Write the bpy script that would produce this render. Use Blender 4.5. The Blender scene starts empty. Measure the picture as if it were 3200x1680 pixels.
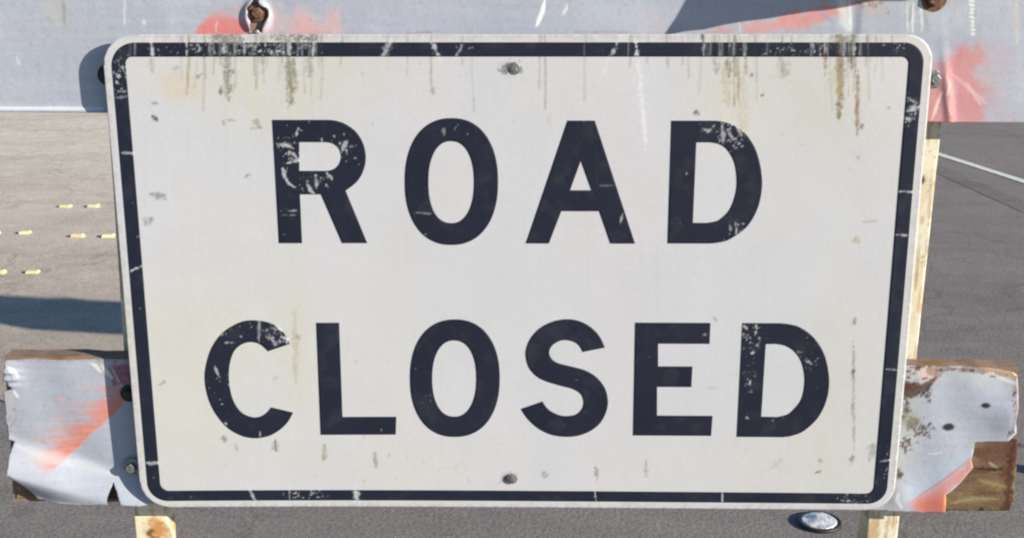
import bpy, bmesh, math, random
import numpy as np
from mathutils import Vector, Matrix, Euler
random.seed(7); rng = np.random.default_rng(11)
S = bpy.context.scene
COL = S.collection

# ------------------------------------------------------------------ camera
CAM = Vector((0.0163, -1.906, 1.600)); F_PX = 4021.0
YAW, PITCH, ROLL = -0.011859, 0.276653, -0.001509
fw = Vector((math.sin(YAW)*math.cos(PITCH), math.cos(YAW)*math.cos(PITCH), -math.sin(PITCH)))
rt = Vector((math.cos(YAW), -math.sin(YAW), 0)); up = rt.cross(fw)
rt, up = rt*math.cos(ROLL)+up*math.sin(ROLL), up*math.cos(ROLL)-rt*math.sin(ROLL)
cd = bpy.data.cameras.new('camera'); cam = bpy.data.objects.new('camera', cd); COL.objects.link(cam)
M = Matrix((rt, up, -fw)).transposed().to_4x4(); M.translation = CAM
cam.matrix_world = M
cd.sensor_width = 36; cd.lens = 36*F_PX/3200; cd.clip_start = .05; cd.clip_end = 2000
S.camera = cam
# ------------------------------------------------------------------ light
SUN_EL = math.atan(.8*math.cos(math.atan(2.06))); SUN_AZ = math.atan(2.06)      # azimuth from -Y toward +X
sdir = Vector((math.cos(SUN_EL)*math.sin(SUN_AZ), -math.cos(SUN_EL)*math.cos(SUN_AZ), math.sin(SUN_EL)))
w = bpy.data.worlds.new('World'); S.world = w; w.use_nodes = True
wn = w.node_tree.nodes; sky = wn.new('ShaderNodeTexSky'); sky.sky_type = 'NISHITA'; sky.sun_disc = False
sky.sun_elevation = SUN_EL; sky.sun_rotation = math.atan2(sdir.x, sdir.y)
sky.air_density = 1.0; sky.dust_density = .3; sky.ozone_density = 4.0
w.node_tree.links.new(sky.outputs[0], wn['Background'].inputs[0]); wn['Background'].inputs[1].default_value = 0.083
sl = bpy.data.lights.new('sun', 'SUN'); sl.energy = 5.0; sl.angle = math.radians(.5); sl.color = (1, .93, .81)
so = bpy.data.objects.new('sun', sl); COL.objects.link(so); so.rotation_euler = sdir.to_track_quat('Z', 'Y').to_euler()
S.view_settings.view_transform = 'Standard'; S.view_settings.look = 'None'
S.view_settings.exposure = 0.5; S.view_settings.gamma = 1; S.view_settings.use_curve_mapping = False
S.render.engine = 'CYCLES'; S.cycles.filter_width = 2.2

# ------------------------------------------------------------------ helpers
def ray(px, py): return fw + rt*((px-1600)/F_PX) + up*(-(py-840)/F_PX)
def onv(px, py, y=0.0):                      # point of a vertical plane, as (x, z)
    d = ray(px, py); t = (y-CAM.y)/d.y; p = CAM+d*t; return (p.x, p.z)
def ong(px, py, z=0.0):
    d = ray(px, py); t = (z-CAM.z)/d.z; p = CAM+d*t; return (p.x, p.y)

def link(name, me, mat=None, parent=None, loc=None):
    o = bpy.data.objects.new(name, me); COL.objects.link(o)
    if mat: me.materials.append(mat)
    if parent: o.parent = parent
    if loc is not None: o.location = loc
    return o
def thing(name, label, cat, loc=(0, 0, 0)):
    o = bpy.data.objects.new(name, None); COL.objects.link(o); o.location = loc
    o['label'] = label; o['category'] = cat; o.empty_display_size = .1
    return o
def place(o, parent):                         # parent keeping world place (parents are unrotated)
    o.parent = parent; o.matrix_parent_inverse = Matrix.Translation(parent.location).inverted(); return o

def hash2(ix, iy, s):
    h = (ix.astype(np.int64)*374761393 + iy.astype(np.int64)*668265263 + s*974634777) & 0xffffffff
    h = ((h ^ (h >> 13))*1274126177) & 0xffffffff
    return ((h ^ (h >> 16)) & 0xffff)/65535.0
def vnoise(x, y, s=0):
    ix = np.floor(x); iy = np.floor(y); fx = x-ix; fy = y-iy
    fx = fx*fx*(3-2*fx); fy = fy*fy*(3-2*fy); ix = ix.astype(int); iy = iy.astype(int)
    a = hash2(ix, iy, s); b = hash2(ix+1, iy, s); c = hash2(ix, iy+1, s); d = hash2(ix+1, iy+1, s)
    return (a*(1-fx)+b*fx)*(1-fy)+(c*(1-fx)+d*fx)*fy
def fbm(x, y, s=0, o=4):
    r = 0; a = .5; t = 0
    for k in range(o): r = r+a*vnoise(x*2**k, y*2**k, s+k); t += a; a *= .55
    return r/t
def sstep(a, b, x):
    t = np.clip((x-a)/(b-a), 0, 1); return t*t*(3-2*t)

def spline(pts, n=7):                          # (x, y) is a corner, (x, y, 1) a smooth point
    out = []; N = len(pts)
    for i in range(N):
        p0, p1, p2, p3 = pts[i-1], pts[i], pts[(i+1) % N], pts[(i+2) % N]
        out.append((p1[0], p1[1]))
        if len(p1) == 2 and len(p2) == 2: continue
        a = np.array(p1[:2], float); b = np.array(p2[:2], float)
        t1 = (b-np.array(p0[:2]))/2 if len(p1) == 3 else None
        t2 = (np.array(p3[:2])-a)/2 if len(p2) == 3 else None
        if t1 is None: t1 = (b-a)*1.5-t2/2 if t2 is not None else b-a
        if t2 is None: t2 = (b-a)*1.5-t1/2
        for k in range(1, n):
            t = k/n
            q = (2*t**3-3*t*t+1)*a+(t**3-2*t*t+t)*t1+(-2*t**3+3*t*t)*b+(t**3-t*t)*t2
            out.append((q[0], q[1]))
    return out
def superoval(cx, cy, rx, ry, e=2.25, n=72):
    o = []
    for k in range(n):
        t = 2*math.pi*k/n; c = math.cos(t); s = math.sin(t)
        o.append((cx+rx*math.copysign(abs(c)**(2/e), c), cy+ry*math.copysign(abs(s)**(2/e), s)))
    return o
def rrect(x0, z0, x1, z1, radii, n=10):        # radii TL, TR, BR, BL
    o = []
    for (cx, cz, r, a0) in ((x0, z1, radii[0], 180), (x1, z1, radii[1], 90), (x1, z0, radii[2], 0), (x0, z0, radii[3], -90)):
        ox = cx+r*(1 if cx == x0 else -1); oz = cz+r*(1 if cz == z0 else -1)
        for k in range(n+1):
            a = math.radians(a0-90*k/n); o.append((ox+r*math.cos(a), oz+r*math.sin(a)))
    return o

def inside(P, polys):
    r = np.zeros(len(P), bool)
    for poly in polys:
        x, y = P[:, 0], P[:, 1]; n = len(poly)
        for i in range(n):
            x1, y1 = poly[i]; x2, y2 = poly[(i+1) % n]
            if y1 == y2: continue
            m = ((y1 > y) != (y2 > y)) & (x < (x2-x1)*(y-y1)/(y2-y1)+x1)
            r ^= m
    return r
def nearest(P, polys):
    best = np.full(len(P), 1e9); Q = P.copy()
    for poly in polys:
        n = len(poly)
        for i in range(n):
            a = np.array(poly[i]); b = np.array(poly[(i+1) % n]); d = b-a; L = d@d
            if L < 1e-14: continue
            t = np.clip(((P-a)@d)/L, 0, 1); C = a+t[:, None]*d
            e = ((P-C)**2).sum(1); m = e < best; best[m] = e[m]; Q[m] = C[m]
    return Q

def sheet(name, polys, y, thick, res, mat, painter=None, base=(.8, .8, .8), disp=None, back=True, parent=None):
    """fine-gridded plate in the plane y (front face), outline polys (x, z), painted per vertex"""
    A = np.array([p for poly in polys for p in poly]); x0, z0 = A.min(0)-res*.37; x1, z1 = A.max(0)+res*.5
    nx = int((x1-x0)/res)+2; nz = int((z1-z0)/res)+2
    gx, gz = np.meshgrid(x0+np.arange(nx)*res, z0+np.arange(nz)*res)
    P = np.stack([gx.ravel(), gz.ravel()], 1)
    cx, cz = np.meshgrid(x0+(np.arange(nx-1)+.5)*res, z0+(np.arange(nz-1)+.5)*res)
    keep = inside(np.stack([cx.ravel(), cz.ravel()], 1), polys)
    j, i = np.divmod(np.arange((nx-1)*(nz-1)), nx-1); j = j[keep]; i = i[keep]
    Q = np.stack([j*nx+i, j*nx+i+1, (j+1)*nx+i+1, (j+1)*nx+i], 1)
    cnt = np.zeros(nx*nz, int); np.add.at(cnt, Q.ravel(), 1)
    bd = np.where((cnt > 0) & (cnt < 4))[0]
    P[bd] = nearest(P[bd], polys)
    for poly in polys:                          # sharp corners keep their point
        for k in range(len(poly)):
            a = np.array(poly[k-1]); b = np.array(poly[k]); c = np.array(poly[(k+1) % len(poly)])
            u = b-a; v = c-b; lu = np.hypot(*u); lv = np.hypot(*v)
            if lu < 1e-9 or lv < 1e-9: continue
            if (u@v)/(lu*lv) < .88:
                q = bd[((P[bd]-b)**2).sum(1).argmin()]
                if np.hypot(*(P[q]-b)) < 1.5*res: P[q] = b
    used = np.where(cnt > 0)[0]; mp = -np.ones(nx*nz, int); mp[used] = np.arange(len(used))
    V2 = P[used]; Q = mp[Q]; n = len(V2)
    dy = disp(V2) if disp else np.zeros(n)
    V = np.stack([V2[:, 0], y-dy, V2[:, 1]], 1)
    E = np.concatenate([Q[:, [0, 1]], Q[:, [1, 2]], Q[:, [2, 3]], Q[:, [3, 0]]])
    key = np.sort(E, 1); k1 = key[:, 0]*n+key[:, 1]; u, idx, c = np.unique(k1, return_index=True, return_counts=True)
    be = E[idx[c == 1]]
    bv = np.unique(be); bm_ = -np.ones(n, int); bm_[bv] = np.arange(len(bv))+n
    Vb = V[bv].copy(); Vb[:, 1] += thick
    side = np.stack([be[:, 1], be[:, 0], bm_[be[:, 0]], bm_[be[:, 1]]], 1)
    Vall = np.concatenate([V, Vb]); faces = [Q, side]
    if back:
        V3 = V.copy(); V3[:, 1] += thick; off = len(Vall); Vall = np.concatenate([Vall, V3]); faces.append((Q+off)[:, ::-1])
    Fc = np.concatenate(faces)
    me = bpy.data.meshes.new(name)
    me.vertices.add(len(Vall)); me.vertices.foreach_set('co', Vall.ravel())
    me.loops.add(Fc.size); me.loops.foreach_set('vertex_index', Fc.ravel().astype(np.int32))
    me.polygons.add(len(Fc)); me.polygons.foreach_set('loop_start', np.arange(0, Fc.size, 4, dtype=np.int32))
    me.update(calc_edges=True); me.validate()
    me.polygons.foreach_set('use_smooth', np.array([disp is not None]*len(me.polygons), dtype=bool)) if disp else None
    C = np.ones((len(me.vertices), 4), np.float32); XZ = Vall[:, [0, 2]]
    C[:len(Vall), :3] = painter(XZ, base) if painter else base
    at = me.color_attributes.new('paint', 'FLOAT_COLOR', 'POINT'); at.data.foreach_set('color', C.ravel())
    return link(name, me, mat, parent)

class Paint:
    """marks of paint, dirt, rust, scratches and painted highlights given as points on one vertical plane"""
    def __init__(s, XZ, base, y):
        s.P = XZ; s.C = np.tile(np.array(base, float), (len(XZ), 1)); s.y = y
        x, z = XZ[:, 0], XZ[:, 1]; s.n1 = fbm(x*220, z*220, 3); s.n2 = fbm(x*45, z*45, 9); s.n3 = fbm(x*500, z*500, 21, 2)
        s.ns = fbm(x*420, z*30, 33, 3)           # vertical streak noise
    def pt(s, p): return np.array(onv(p[0], p[1], s.y))
    def mix(s, m, a, col):
        a = np.clip(a, 0, 1)[:, None]; s.C[m] = s.C[m]*(1-a)+np.array(col)*a
    def stroke(s, pts, w, col, k=1., soft=.5, taper=True, rough=.0, grain=False):
        W = w/2050.; Q = [s.pt(p) for p in pts]
        A = np.array(Q); lo = A.min(0)-W*2; hi = A.max(0)+W*2
        m = np.where(((s.P > lo) & (s.P < hi)).all(1))[0]
        if not len(m): return
        P = s.P[m]; best = np.full(len(m), 1e9); tb = np.zeros(len(m)); L = sum(np.hypot(*(b-a)) for a, b in zip(Q, Q[1:])); acc = 0
        for a, b in zip(Q, Q[1:]):
            d = b-a; l = np.hypot(*d)+1e-9; t = np.clip((P-a)@d/l/l, 0, 1); e = np.hypot(*(P-a-t[:, None]*d).T)
            q = e < best; best[q] = e[q]; tb[q] = (acc+t[q]*l)/L; acc += l
        ww = W/2*((1-abs(2*tb-1)**3*.8) if taper else 1)
        a = 1-sstep(ww*(1-soft), ww*(1+soft)+1e-6, best+rough*W*(s.n1[m]-.5)*1.3)
        if grain: a = a*np.clip(.45+1.5*(s.ns[m]-.2)*s.n3[m]*1.7, 0, 1.1)
        s.mix(m, a*k, col)
    def blob(s, x, y, rx, ry, col, k=1., soft=.6, rough=.8, streak=0.):
        c = s.pt((x, y)); RX = rx/2050.; RZ = ry/2000.
        m = np.where((abs(s.P[:, 0]-c[0]) < RX*2.2) & (abs(s.P[:, 1]-c[1]) < RZ*2.2))[0]
        if not len(m): return
        d = np.hypot((s.P[m, 0]-c[0])/RX, (s.P[m, 1]-c[1])/RZ)+rough*(s.n1[m]-.5)*1.2+rough*(s.n2[m]-.5)*.8
        a = 1-sstep(1-soft, 1+soft, d)
        if streak: a = a*(1-streak+streak*sstep(.42, .66, s.ns[m])*1.6)
        s.mix(m, a*k, col)
    def flecks(s, x, y, rx, ry, col, k=1., thr=.55, src='n1', soft=.05):
        c = s.pt((x, y)); RX = rx/2050.; RZ = ry/2000.
        m = np.where((abs(s.P[:, 0]-c[0]) < RX*1.4) & (abs(s.P[:, 1]-c[1]) < RZ*1.4))[0]
        if not len(m): return
        d = np.hypot((s.P[m, 0]-c[0])/RX, (s.P[m, 1]-c[1])/RZ)
        n = .55*getattr(s, src)[m]+.45*s.n3[m]+.03-.25*sstep(.5, 1.3, d)
        s.mix(m, sstep(thr, thr+soft, n)*k, col)
    def poly(s, pts, col, k=1., soft=6, rough=0., streak=0.):
        Q = [tuple(s.pt(p)) for p in pts]; A = np.array(Q); W = soft/2050.
        m = np.where(((s.P > A.min(0)-W*2) & (s.P < A.max(0)+W*2)).all(1))[0]
        if not len(m): return
        P = s.P[m]; ins = inside(P, [Q]); C = nearest(P, [Q]); d = np.hypot(*(P-C).T)*np.where(ins, 1, -1)
        d = d+rough/2050.*(s.n2[m]-.5)*2
        a = sstep(-W, W, d)
        if streak: a = a*(1-streak+streak*s.ns[m]*1.4)
        s.mix(m, a*k, col)

# ------------------------------------------------------------------ materials
def newmat(name):
    m = bpy.data.materials.new(name); m.use_nodes = True; nt = m.node_tree
    return m, nt, nt.nodes['Principled BSDF']
def noise(nt, scale, detail=3, rough=.6, coord='Object', vec=None):
    tc = nt.nodes.new('ShaderNodeTexCoord'); mp = nt.nodes.new('ShaderNodeMapping'); nt.links.new(tc.outputs[coord], mp.inputs[0])
    if vec: mp.inputs['Scale'].default_value = vec
    n = nt.nodes.new('ShaderNodeTexNoise'); n.inputs['Scale'].default_value = scale; n.inputs['Detail'].default_value = detail
    n.inputs['Roughness'].default_value = rough; nt.links.new(mp.outputs[0], n.inputs['Vector']); return n.outputs['Fac']
def ramp(nt, fac, stops):
    r = nt.nodes.new('ShaderNodeValToRGB'); nt.links.new(fac, r.inputs[0]); e = r.color_ramp.elements
    while len(e) < len(stops): e.new(.5)
    for q, (p, c) in zip(e, stops): q.position = p; q.color = (*c, 1) if len(c) == 3 else c
    return r.outputs[0]
def mixc(nt, fac, a, b, mode='MIX'):
    n = nt.nodes.new('ShaderNodeMix'); n.data_type = 'RGBA'; n.blend_type = mode
    for k, v in ((0, fac), (6, a), (7, b)):
        if hasattr(v, 'is_linked'): nt.links.new(v, n.inputs[k])
        else: n.inputs[k].default_value = (*v, 1) if isinstance(v, tuple) and len(v) == 3 else v
    return n.outputs[2]
def bump(nt, b, h, strength, dist):
    n = nt.nodes.new('ShaderNodeBump'); n.inputs['Strength'].default_value = strength; n.inputs['Distance'].default_value = dist
    nt.links.new(h, n.inputs['Height']); nt.links.new(n.outputs[0], b.inputs['Normal'])

def paintmat(name, rough, spec=.5, var=.06, bumpd=.0006, coat=0):
    m, nt, b = newmat(name)
    a = nt.nodes.new('ShaderNodeAttribute'); a.attribute_name = 'paint'
    n = noise(nt, 260, 3); n2 = noise(nt, 9, 4)
    v = ramp(nt, n, [(.3, (1-var,)*3), (.7, (1+var*.4,)*3)]); v2 = ramp(nt, n2, [(.3, (1-var*.7,)*3), (.7, (1, 1, 1))])
    c = mixc(nt, 1.0, a.outputs['Color'], v, 'MULTIPLY'); c = mixc(nt, 1.0, c, v2, 'MULTIPLY')
    nt.links.new(c, b.inputs['Base Color']); b.inputs['Specular IOR Level'].default_value = spec
    r = ramp(nt, n2, [(.3, (rough-.1,)*3), (.7, (rough+.1,)*3)]); nt.links.new(r, b.inputs['Roughness'])
    bump(nt, b, n2, .5, bumpd*6); return m
M_sign = paintmat('sign_sheeting', .42, .35, .05, .0002)
M_print = paintmat('sign_print', .5, .25, .12, .0001)
M_rail = paintmat('rail_sheeting', .38, .5, .07, .0008)
M_post = paintmat('post_paint', .55, .35, .10, .0004)

m, nt, b = newmat('weathered_plywood'); M_wood = m
g = noise(nt, 18, 6, .7, vec=(1, 6, 9)); g2 = noise(nt, 14, 4, .6)
c = ramp(nt, g, [(.25, (.07, .035, .018)), (.5, (.24, .14, .07)), (.72, (.42, .30, .16))])
c = mixc(nt, ramp(nt, g2, [(.45, (0, 0, 0)), (.62, (1, 1, 1))]), c, (.30, .20, .15)); nt.links.new(c, b.inputs['Base Color'])
b.inputs['Roughness'].default_value = .85; bump(nt, b, g, .8, .004)

m, nt, b = newmat('rusty_steel'); M_rust = m
g = noise(nt, 190, 5, .7)
nt.links.new(ramp(nt, g, [(.3, (.05, .03, .025)), (.5, (.16, .075, .04)), (.7, (.33, .2, .13))]), b.inputs['Base Color'])
b.inputs['Roughness'].default_value = .8; bump(nt, b, g, .7, .002)
m, nt, b = newmat('dull_zinc'); M_zinc = m
g = noise(nt, 240, 4, .7)
nt.links.new(ramp(nt, g, [(.3, (.13, .13, .13)), (.5, (.28, .28, .27)), (.7, (.5, .5, .48))]), b.inputs['Base Color'])
b.inputs['Roughness'].default_value = .42; b.inputs['Metallic'].default_value = .65; bump(nt, b, g, .5, .001)
m, nt, b = newmat('black_rubber'); M_black = m
b.inputs['Base Color'].default_value = (.018, .019, .022, 1); b.inputs['Roughness'].default_value = .55
m, nt, b = newmat('bright_foil'); M_foil = m
g = noise(nt, 55, 3, .6); b.inputs['Metallic'].default_value = .35; b.inputs['Roughness'].default_value = .3
nt.links.new(ramp(nt, g, [(.35, (.62, .60, .62)), (.55, (.95, .93, .92))]), b.inputs['Base Color']); bump(nt, b, g, .9, .006)
m, nt, b = newmat('white_road_paint'); M_line = m
g = noise(nt, 60, 5, .7)
nt.links.new(ramp(nt, g, [(.34, (.45, .45, .43)), (.5, (.85, .84, .8))]), b.inputs['Base Color']); b.inputs['Roughness'].default_value = .7
m, nt, b = newmat('yellow_reflector'); M_yel = m
g = noise(nt, 120, 3); nt.links.new(ramp(nt, g, [(.30, (.42, .35, .22)), (.44, (.78, .66, .36)), (.7, (.88, .80, .52))]), b.inputs['Base Color']); b.inputs['Roughness'].default_value = .35

def asphalt(name, lo, mid, hi, warm):
    m, nt, b = newmat(name)
    g = noise(nt, 330, 3, .75); g2 = noise(nt, 75, 4, .7); g3 = noise(nt, 1.6, 5, .6, vec=(1, .45, 1)); g4 = noise(nt, 9, 5, .65)
    c = ramp(nt, g, [(.30, lo), (.5, mid), (.72, hi)])
    c = mixc(nt, 1.0, c, ramp(nt, g2, [(.32, (.62, .62, .62)), (.5, (.95, .95, .95)), (.7, (1.22, 1.2, 1.18))]), 'MULTIPLY')
    c = mixc(nt, 1.0, c, ramp(nt, g4, [(.35, (.86, .87, .88)), (.65, (1.08, 1.05, 1.03))]), 'MULTIPLY')
    c = mixc(nt, ramp(nt, g3, [(.4, (0, 0, 0)), (.65, (.5, .5, .5))]), c, warm, 'MIX')
    vor = nt.nodes.new('ShaderNodeTexVoronoi'); vor.feature = 'DISTANCE_TO_EDGE'; vor.inputs['Scale'].default_value = .9; tc = nt.nodes.new('ShaderNodeTexCoord')
    wn_ = nt.nodes.new('ShaderNodeTexNoise'); wn_.inputs['Scale'].default_value = 3; wn_.inputs['Detail'].default_value = 6; nt.links.new(tc.outputs['Object'], wn_.inputs['Vector'])
    ad = nt.nodes.new('ShaderNodeVectorMath'); ad.operation = 'MULTIPLY_ADD'; nt.links.new(wn_.outputs['Color'], ad.inputs[0]); ad.inputs[1].default_value = (.7, .7, 0); nt.links.new(tc.outputs['Object'], ad.inputs[2]); nt.links.new(ad.outputs[0], vor.inputs['Vector'])
    c = mixc(nt, 1.0, c, ramp(nt, vor.outputs['Distance'], [(0, (.8, .79, .78)), (.010, (1, 1, 1))]), 'MULTIPLY')
    g5 = noise(nt, 2.3, 6, .7, vec=(.35, 1, 1)); c = mixc(nt, 1.0, c, ramp(nt, g5, [(.32, (.84, .83, .82)), (.5, (1, 1, 1)), (.7, (1.08, 1.07, 1.06))]), 'MULTIPLY')
    nt.links.new(c, b.inputs['Base Color']); b.inputs['Roughness'].default_value = .88; b.inputs['Specular IOR Level'].default_value = .3
    bump(nt, b, g2, .6, .005); return m
M_asph = asphalt('worn_asphalt', (.12, .107, .10), (.255, .23, .215), (.47, .42, .385), (.245, .215, .20))
M_conc = asphalt('pale_concrete', (.51, .43, .355), (.68, .59, .49), (.82, .72, .60), (.69, .585, .48))
nt = M_conc.node_tree; b = nt.nodes['Principled BSDF']; src = b.inputs['Base Color'].links[0].from_socket   # darker near, paler further out
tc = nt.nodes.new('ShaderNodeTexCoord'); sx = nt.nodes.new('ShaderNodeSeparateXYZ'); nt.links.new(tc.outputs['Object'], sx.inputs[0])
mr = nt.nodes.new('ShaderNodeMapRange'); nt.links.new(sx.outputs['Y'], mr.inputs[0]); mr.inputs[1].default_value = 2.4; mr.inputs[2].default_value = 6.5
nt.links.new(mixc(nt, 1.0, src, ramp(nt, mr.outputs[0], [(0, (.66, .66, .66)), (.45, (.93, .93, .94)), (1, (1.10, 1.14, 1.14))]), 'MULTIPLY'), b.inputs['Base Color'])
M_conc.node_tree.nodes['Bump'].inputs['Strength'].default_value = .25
M_crack = asphalt('crack_sealer', (.10, .09, .088), (.215, .197, .183), (.36, .33, .305), (.2, .18, .165))

# ------------------------------------------------------------------ ground
def quadmesh(name, pts, mat, kind=None, sub=1):
    me = bpy.data.meshes.new(name); me.from_pydata([tuple(p) for p in pts], [], [tuple(range(len(pts)))]); o = link(name, me, mat)
    if kind: o['kind'] = kind
    return o
quadmesh('road', [(-600, -60, 0), (600, -60, 0), (600, 900, 0), (-600, 900, 0)], M_asph, 'structure')
# paler concrete strip left of and behind the barricade, ragged near edge
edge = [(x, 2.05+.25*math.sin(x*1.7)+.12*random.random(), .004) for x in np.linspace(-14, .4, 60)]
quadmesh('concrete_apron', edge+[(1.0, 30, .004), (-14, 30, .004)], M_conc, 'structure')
def ribbon(name, p, w, mat, z, seg=40, wob=.0, lab=None):
    vs = []; fs = []; (x0, y0), (x1, y1) = p; d = Vector((x1-x0, y1-y0)).normalized(); nrm = Vector((-d.y, d.x))
    for k in range(seg+1):
        t = k/seg; cx = x0+(x1-x0)*t+nrm.x*wob*math.sin(9*t+3*math.sin(5*t)); cy = y0+(y1-y0)*t+nrm.y*wob*math.sin(9*t+3*math.sin(5*t))
        r1 = w*(.5+.06*random.random()); r2 = w*(.5+.06*random.random())
        vs += [(cx+nrm.x*r1, cy+nrm.y*r1, z), (cx-nrm.x*r2, cy-nrm.y*r2, z)]
    for k in range(seg): fs.append((2*k, 2*k+1, 2*k+3, 2*k+2))
    me = bpy.data.meshes.new(name); me.from_pydata(vs, [], fs); o = link(name, me, mat); return o
A = Vector(ong(2938, 484)); B = Vector(ong(3200, 568)); d = (B-A)
o = ribbon('painted_line', (tuple(A-d*9), tuple(B+d*3)), .058, M_line, .0032, 160); o['kind'] = 'structure'
A = Vector(ong(2960, 535)); B = Vector(ong(3200, 640)); d = (B-A)
o = ribbon('pavement_seam', (tuple(A-d*8), tuple(B+d*2)), .13, M_crack, .0016, 160, .03); o['kind'] = 'structure'

# ------------------------------------------------------------------ the sign
SIGN = thing('road_closed_sign', 'large scratched white metal sign reading ROAD CLOSED in black, bolted across the striped rails', 'sign', (0, 0, .66))
SC = Vector((0, 0, 1.036)); W2, H2 = 1.193/2, .736/2
WHITE = (.61, .612, .638); BLACK = (.017, .020, .037); RUSTY = (.30, .20, .10); DIRT = (.20, .20, .16); STAIN = (.62, .59, .42); SCR = (.80, .80, .80)
def marks(p, ink):
    XZe = p.P
    """wear of the whole sign face; ink=True on the black print, where paint loss shows white"""
    W = WHITE if ink else (.78, .78, .77)
    # long scratches and lost print
    for pts, w, k in (
        ([(470, 75), (478, 178)], 9, .95), ([(702, 95), (702, 180)], 12, .9), ([(585, 120), (585, 178)], 5, .9), ([(765, 120), (765, 178)], 7, .9),
        ([(905, 100), (905, 180)], 10, .9), ([(980, 110), (980, 180)], 12, .85), ([(1225, 120), (1195, 180)], 18, .75), ([(1345, 125), (1380, 190)], 14, 1),
        ([(1452, 130), (1420, 185)], 7, .6), ([(1940, 110), (1870, 260)], 9, .7), ([(2198, 100), (2198, 180)], 8, .6),
        ([(2332, 100), (2325, 178)], 6, .8), ([(2530, 110), (2545, 165)], 8, .8), ([(2575, 90), (2575, 178)], 6, .8), ([(2638, 85), (2632, 178)], 10, .95), ([(2672, 110), (2665, 180)], 7, .9),
        ([(1985, 120), (2000, 240), (2018, 470)], 15, 1), ([(2002, 250), (2016, 440)], 9, 1), ([(1110, 1520), (1115, 1575)], 18, 1), ([(775, 1515), (800, 1565)], 8, .7),
        ([(1858, 1515), (1862, 1570)], 4, .8), ([(2255, 1520), (2258, 1575)], 5, .8), ([(905, 1500), (905, 1575)], 4, .5),
        ([(408, 845), (446, 828)], 6, .9), ([(440, 735), (425, 740)], 6, .8), ([(380, 478), (425, 478)], 8, .6), ([(365, 285), (400, 285)], 8, .45), ([(362, 305), (402, 300)], 6, .4),
        ([(2790, 595), (2850, 597)], 5, .9), ([(2785, 730), (2838, 732)], 6, .9), ([(2765, 1148), (2805, 1150)], 4, .7), ([(2745, 1436), (2790, 1428)], 5, .9),
        ([(2830, 345), (2870, 330)], 18, .9), ([(2805, 365), (2850, 372)], 12, .8), ([(2825, 300), (2868, 325)], 6, .6),
        ([(450, 1440), (520, 1443)], 12, .7),
        # letter R
        ([(865, 455), (890, 450), (915, 460)], 12, .95), ([(893, 480), (915, 478), (935, 500), (950, 480)], 8, .8), ([(900, 522), (890, 545)], 5, .6),
        ([(885, 520), (888, 550), (900, 570), (922, 585)], 9, .95), ([(900, 508), (938, 500)], 9, .85), ([(925, 430), (932, 400), (945, 412)], 6, .8), ([(1004, 420), (1006, 440)], 4, .8), ([(945, 375), (935, 345)], 6, .6),
        ([(958, 572), (975, 600), (985, 604)], 8, .9), ([(985, 545), (990, 585)], 13, .8), ([(1022, 540), (1040, 562)], 8, .8), ([(880, 657), (935, 657)], 6, .6), ([(880, 672), (930, 672)], 3, .5), ([(1085, 440), (1070, 470)], 12, .7),
        # O A D
        ([(1385, 395), (1388, 425)], 8, .35), ([(1292, 663), (1350, 668)], 4, .5), ([(1870, 580), (1920, 578)], 6, .22), ([(1945, 665), (1938, 700)], 5, .6),
        ([(2190, 398), (2212, 410), (2230, 392)], 7, .8), ([(2255, 390), (2260, 440)], 14, .6), ([(2270, 400), (2295, 440)], 8, .6), ([(2290, 375), (2320, 430)], 5, .6), ([(2297, 690), (2300, 730)], 6, .7), ([(2278, 700), (2283, 718)], 9, .5),
        # C
        ([(700, 1068), (740, 1068)], 8, .6), ([(810, 990), (810, 1065)], 8, .45), ([(672, 1140), (688, 1180)], 7, .75), ([(690, 1045), (700, 1040)], 5, .7), ([(812, 1340), (815, 1370)], 5, .6), ([(700, 1318), (710, 1322)], 6, .9),
        ([(862, 1012), (880, 1030)], 13, 1), ([(880, 1050), (900, 1058), (894, 1072)], 7, 1), ([(845, 1052), (862, 1070)], 7, .7),
        # E D
        ([(2190, 1040), (2205, 1045)], 7, .5), ([(2318, 1012), (2335, 1025)], 10, .7), ([(2360, 1010), (2366, 1025)], 8, .7), ([(2352, 1095), (2354, 1103)], 12, .9), ([(2342, 1190), (2344, 1200)], 12, .85), ([(2330, 1298), (2336, 1304)], 10, .6),
        ([(2515, 1120), (2535, 1135)], 8, .6), ([(2362, 1072), (2368, 1080)], 8, .7)):
        p.stroke(pts, w*.8, W, k*(.9 if ink else .55), .75, True, 1.6)
    if ink:
        for a in ((520, 150, 70, 30, .60), (660, 150, 70, 30, .5), (790, 150, 90, 32, .47), (840, 155, 60, 25, .45), (940, 155, 60, 25, .52), (380, 215, 30, 60, .50), (375, 265, 25, 30, .55), (2270, 150, 60, 25, .58),
                  (2440, 160, 70, 28, .52), (2560, 150, 60, 28, .55), (2780, 145, 60, 20, .58), (2838, 350, 35, 50, .5), (960, 1545, 90, 22, .52), (560, 1550, 60, 20, .60), (2660, 1550, 70, 24, .52), (2765, 1440, 25, 50, .56),
                  (900, 465, 45, 50, .52), (1075, 455, 45, 45, .52), (980, 575, 70, 35, .55), (2280, 420, 60, 60, .52), (2240, 395, 60, 25, .55), (2300, 710, 40, 50, .58), (870, 1045, 45, 50, .48), (760, 1030, 60, 35, .58),
                  (2350, 1050, 40, 60, .54), (2345, 1160, 35, 120, .60), (2525, 1110, 45, 50, .58), (700, 1250, 70, 120, .63), (1330, 1250, 30, 50, .6), (1470, 150, 60, 26, .58), (870, 370, 60, 30, .62), (1900, 150, 60, 20, .62)):
            p.flecks(a[0], a[1], a[2]*1.25, a[3]*1.25, W, .62, a[4]+.10, 'n1', .10)
        x, z = p.P[:, 0], p.P[:, 1]
        p.mix(slice(None), sstep(.85, .92, p.n1)*.45, W)
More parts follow.
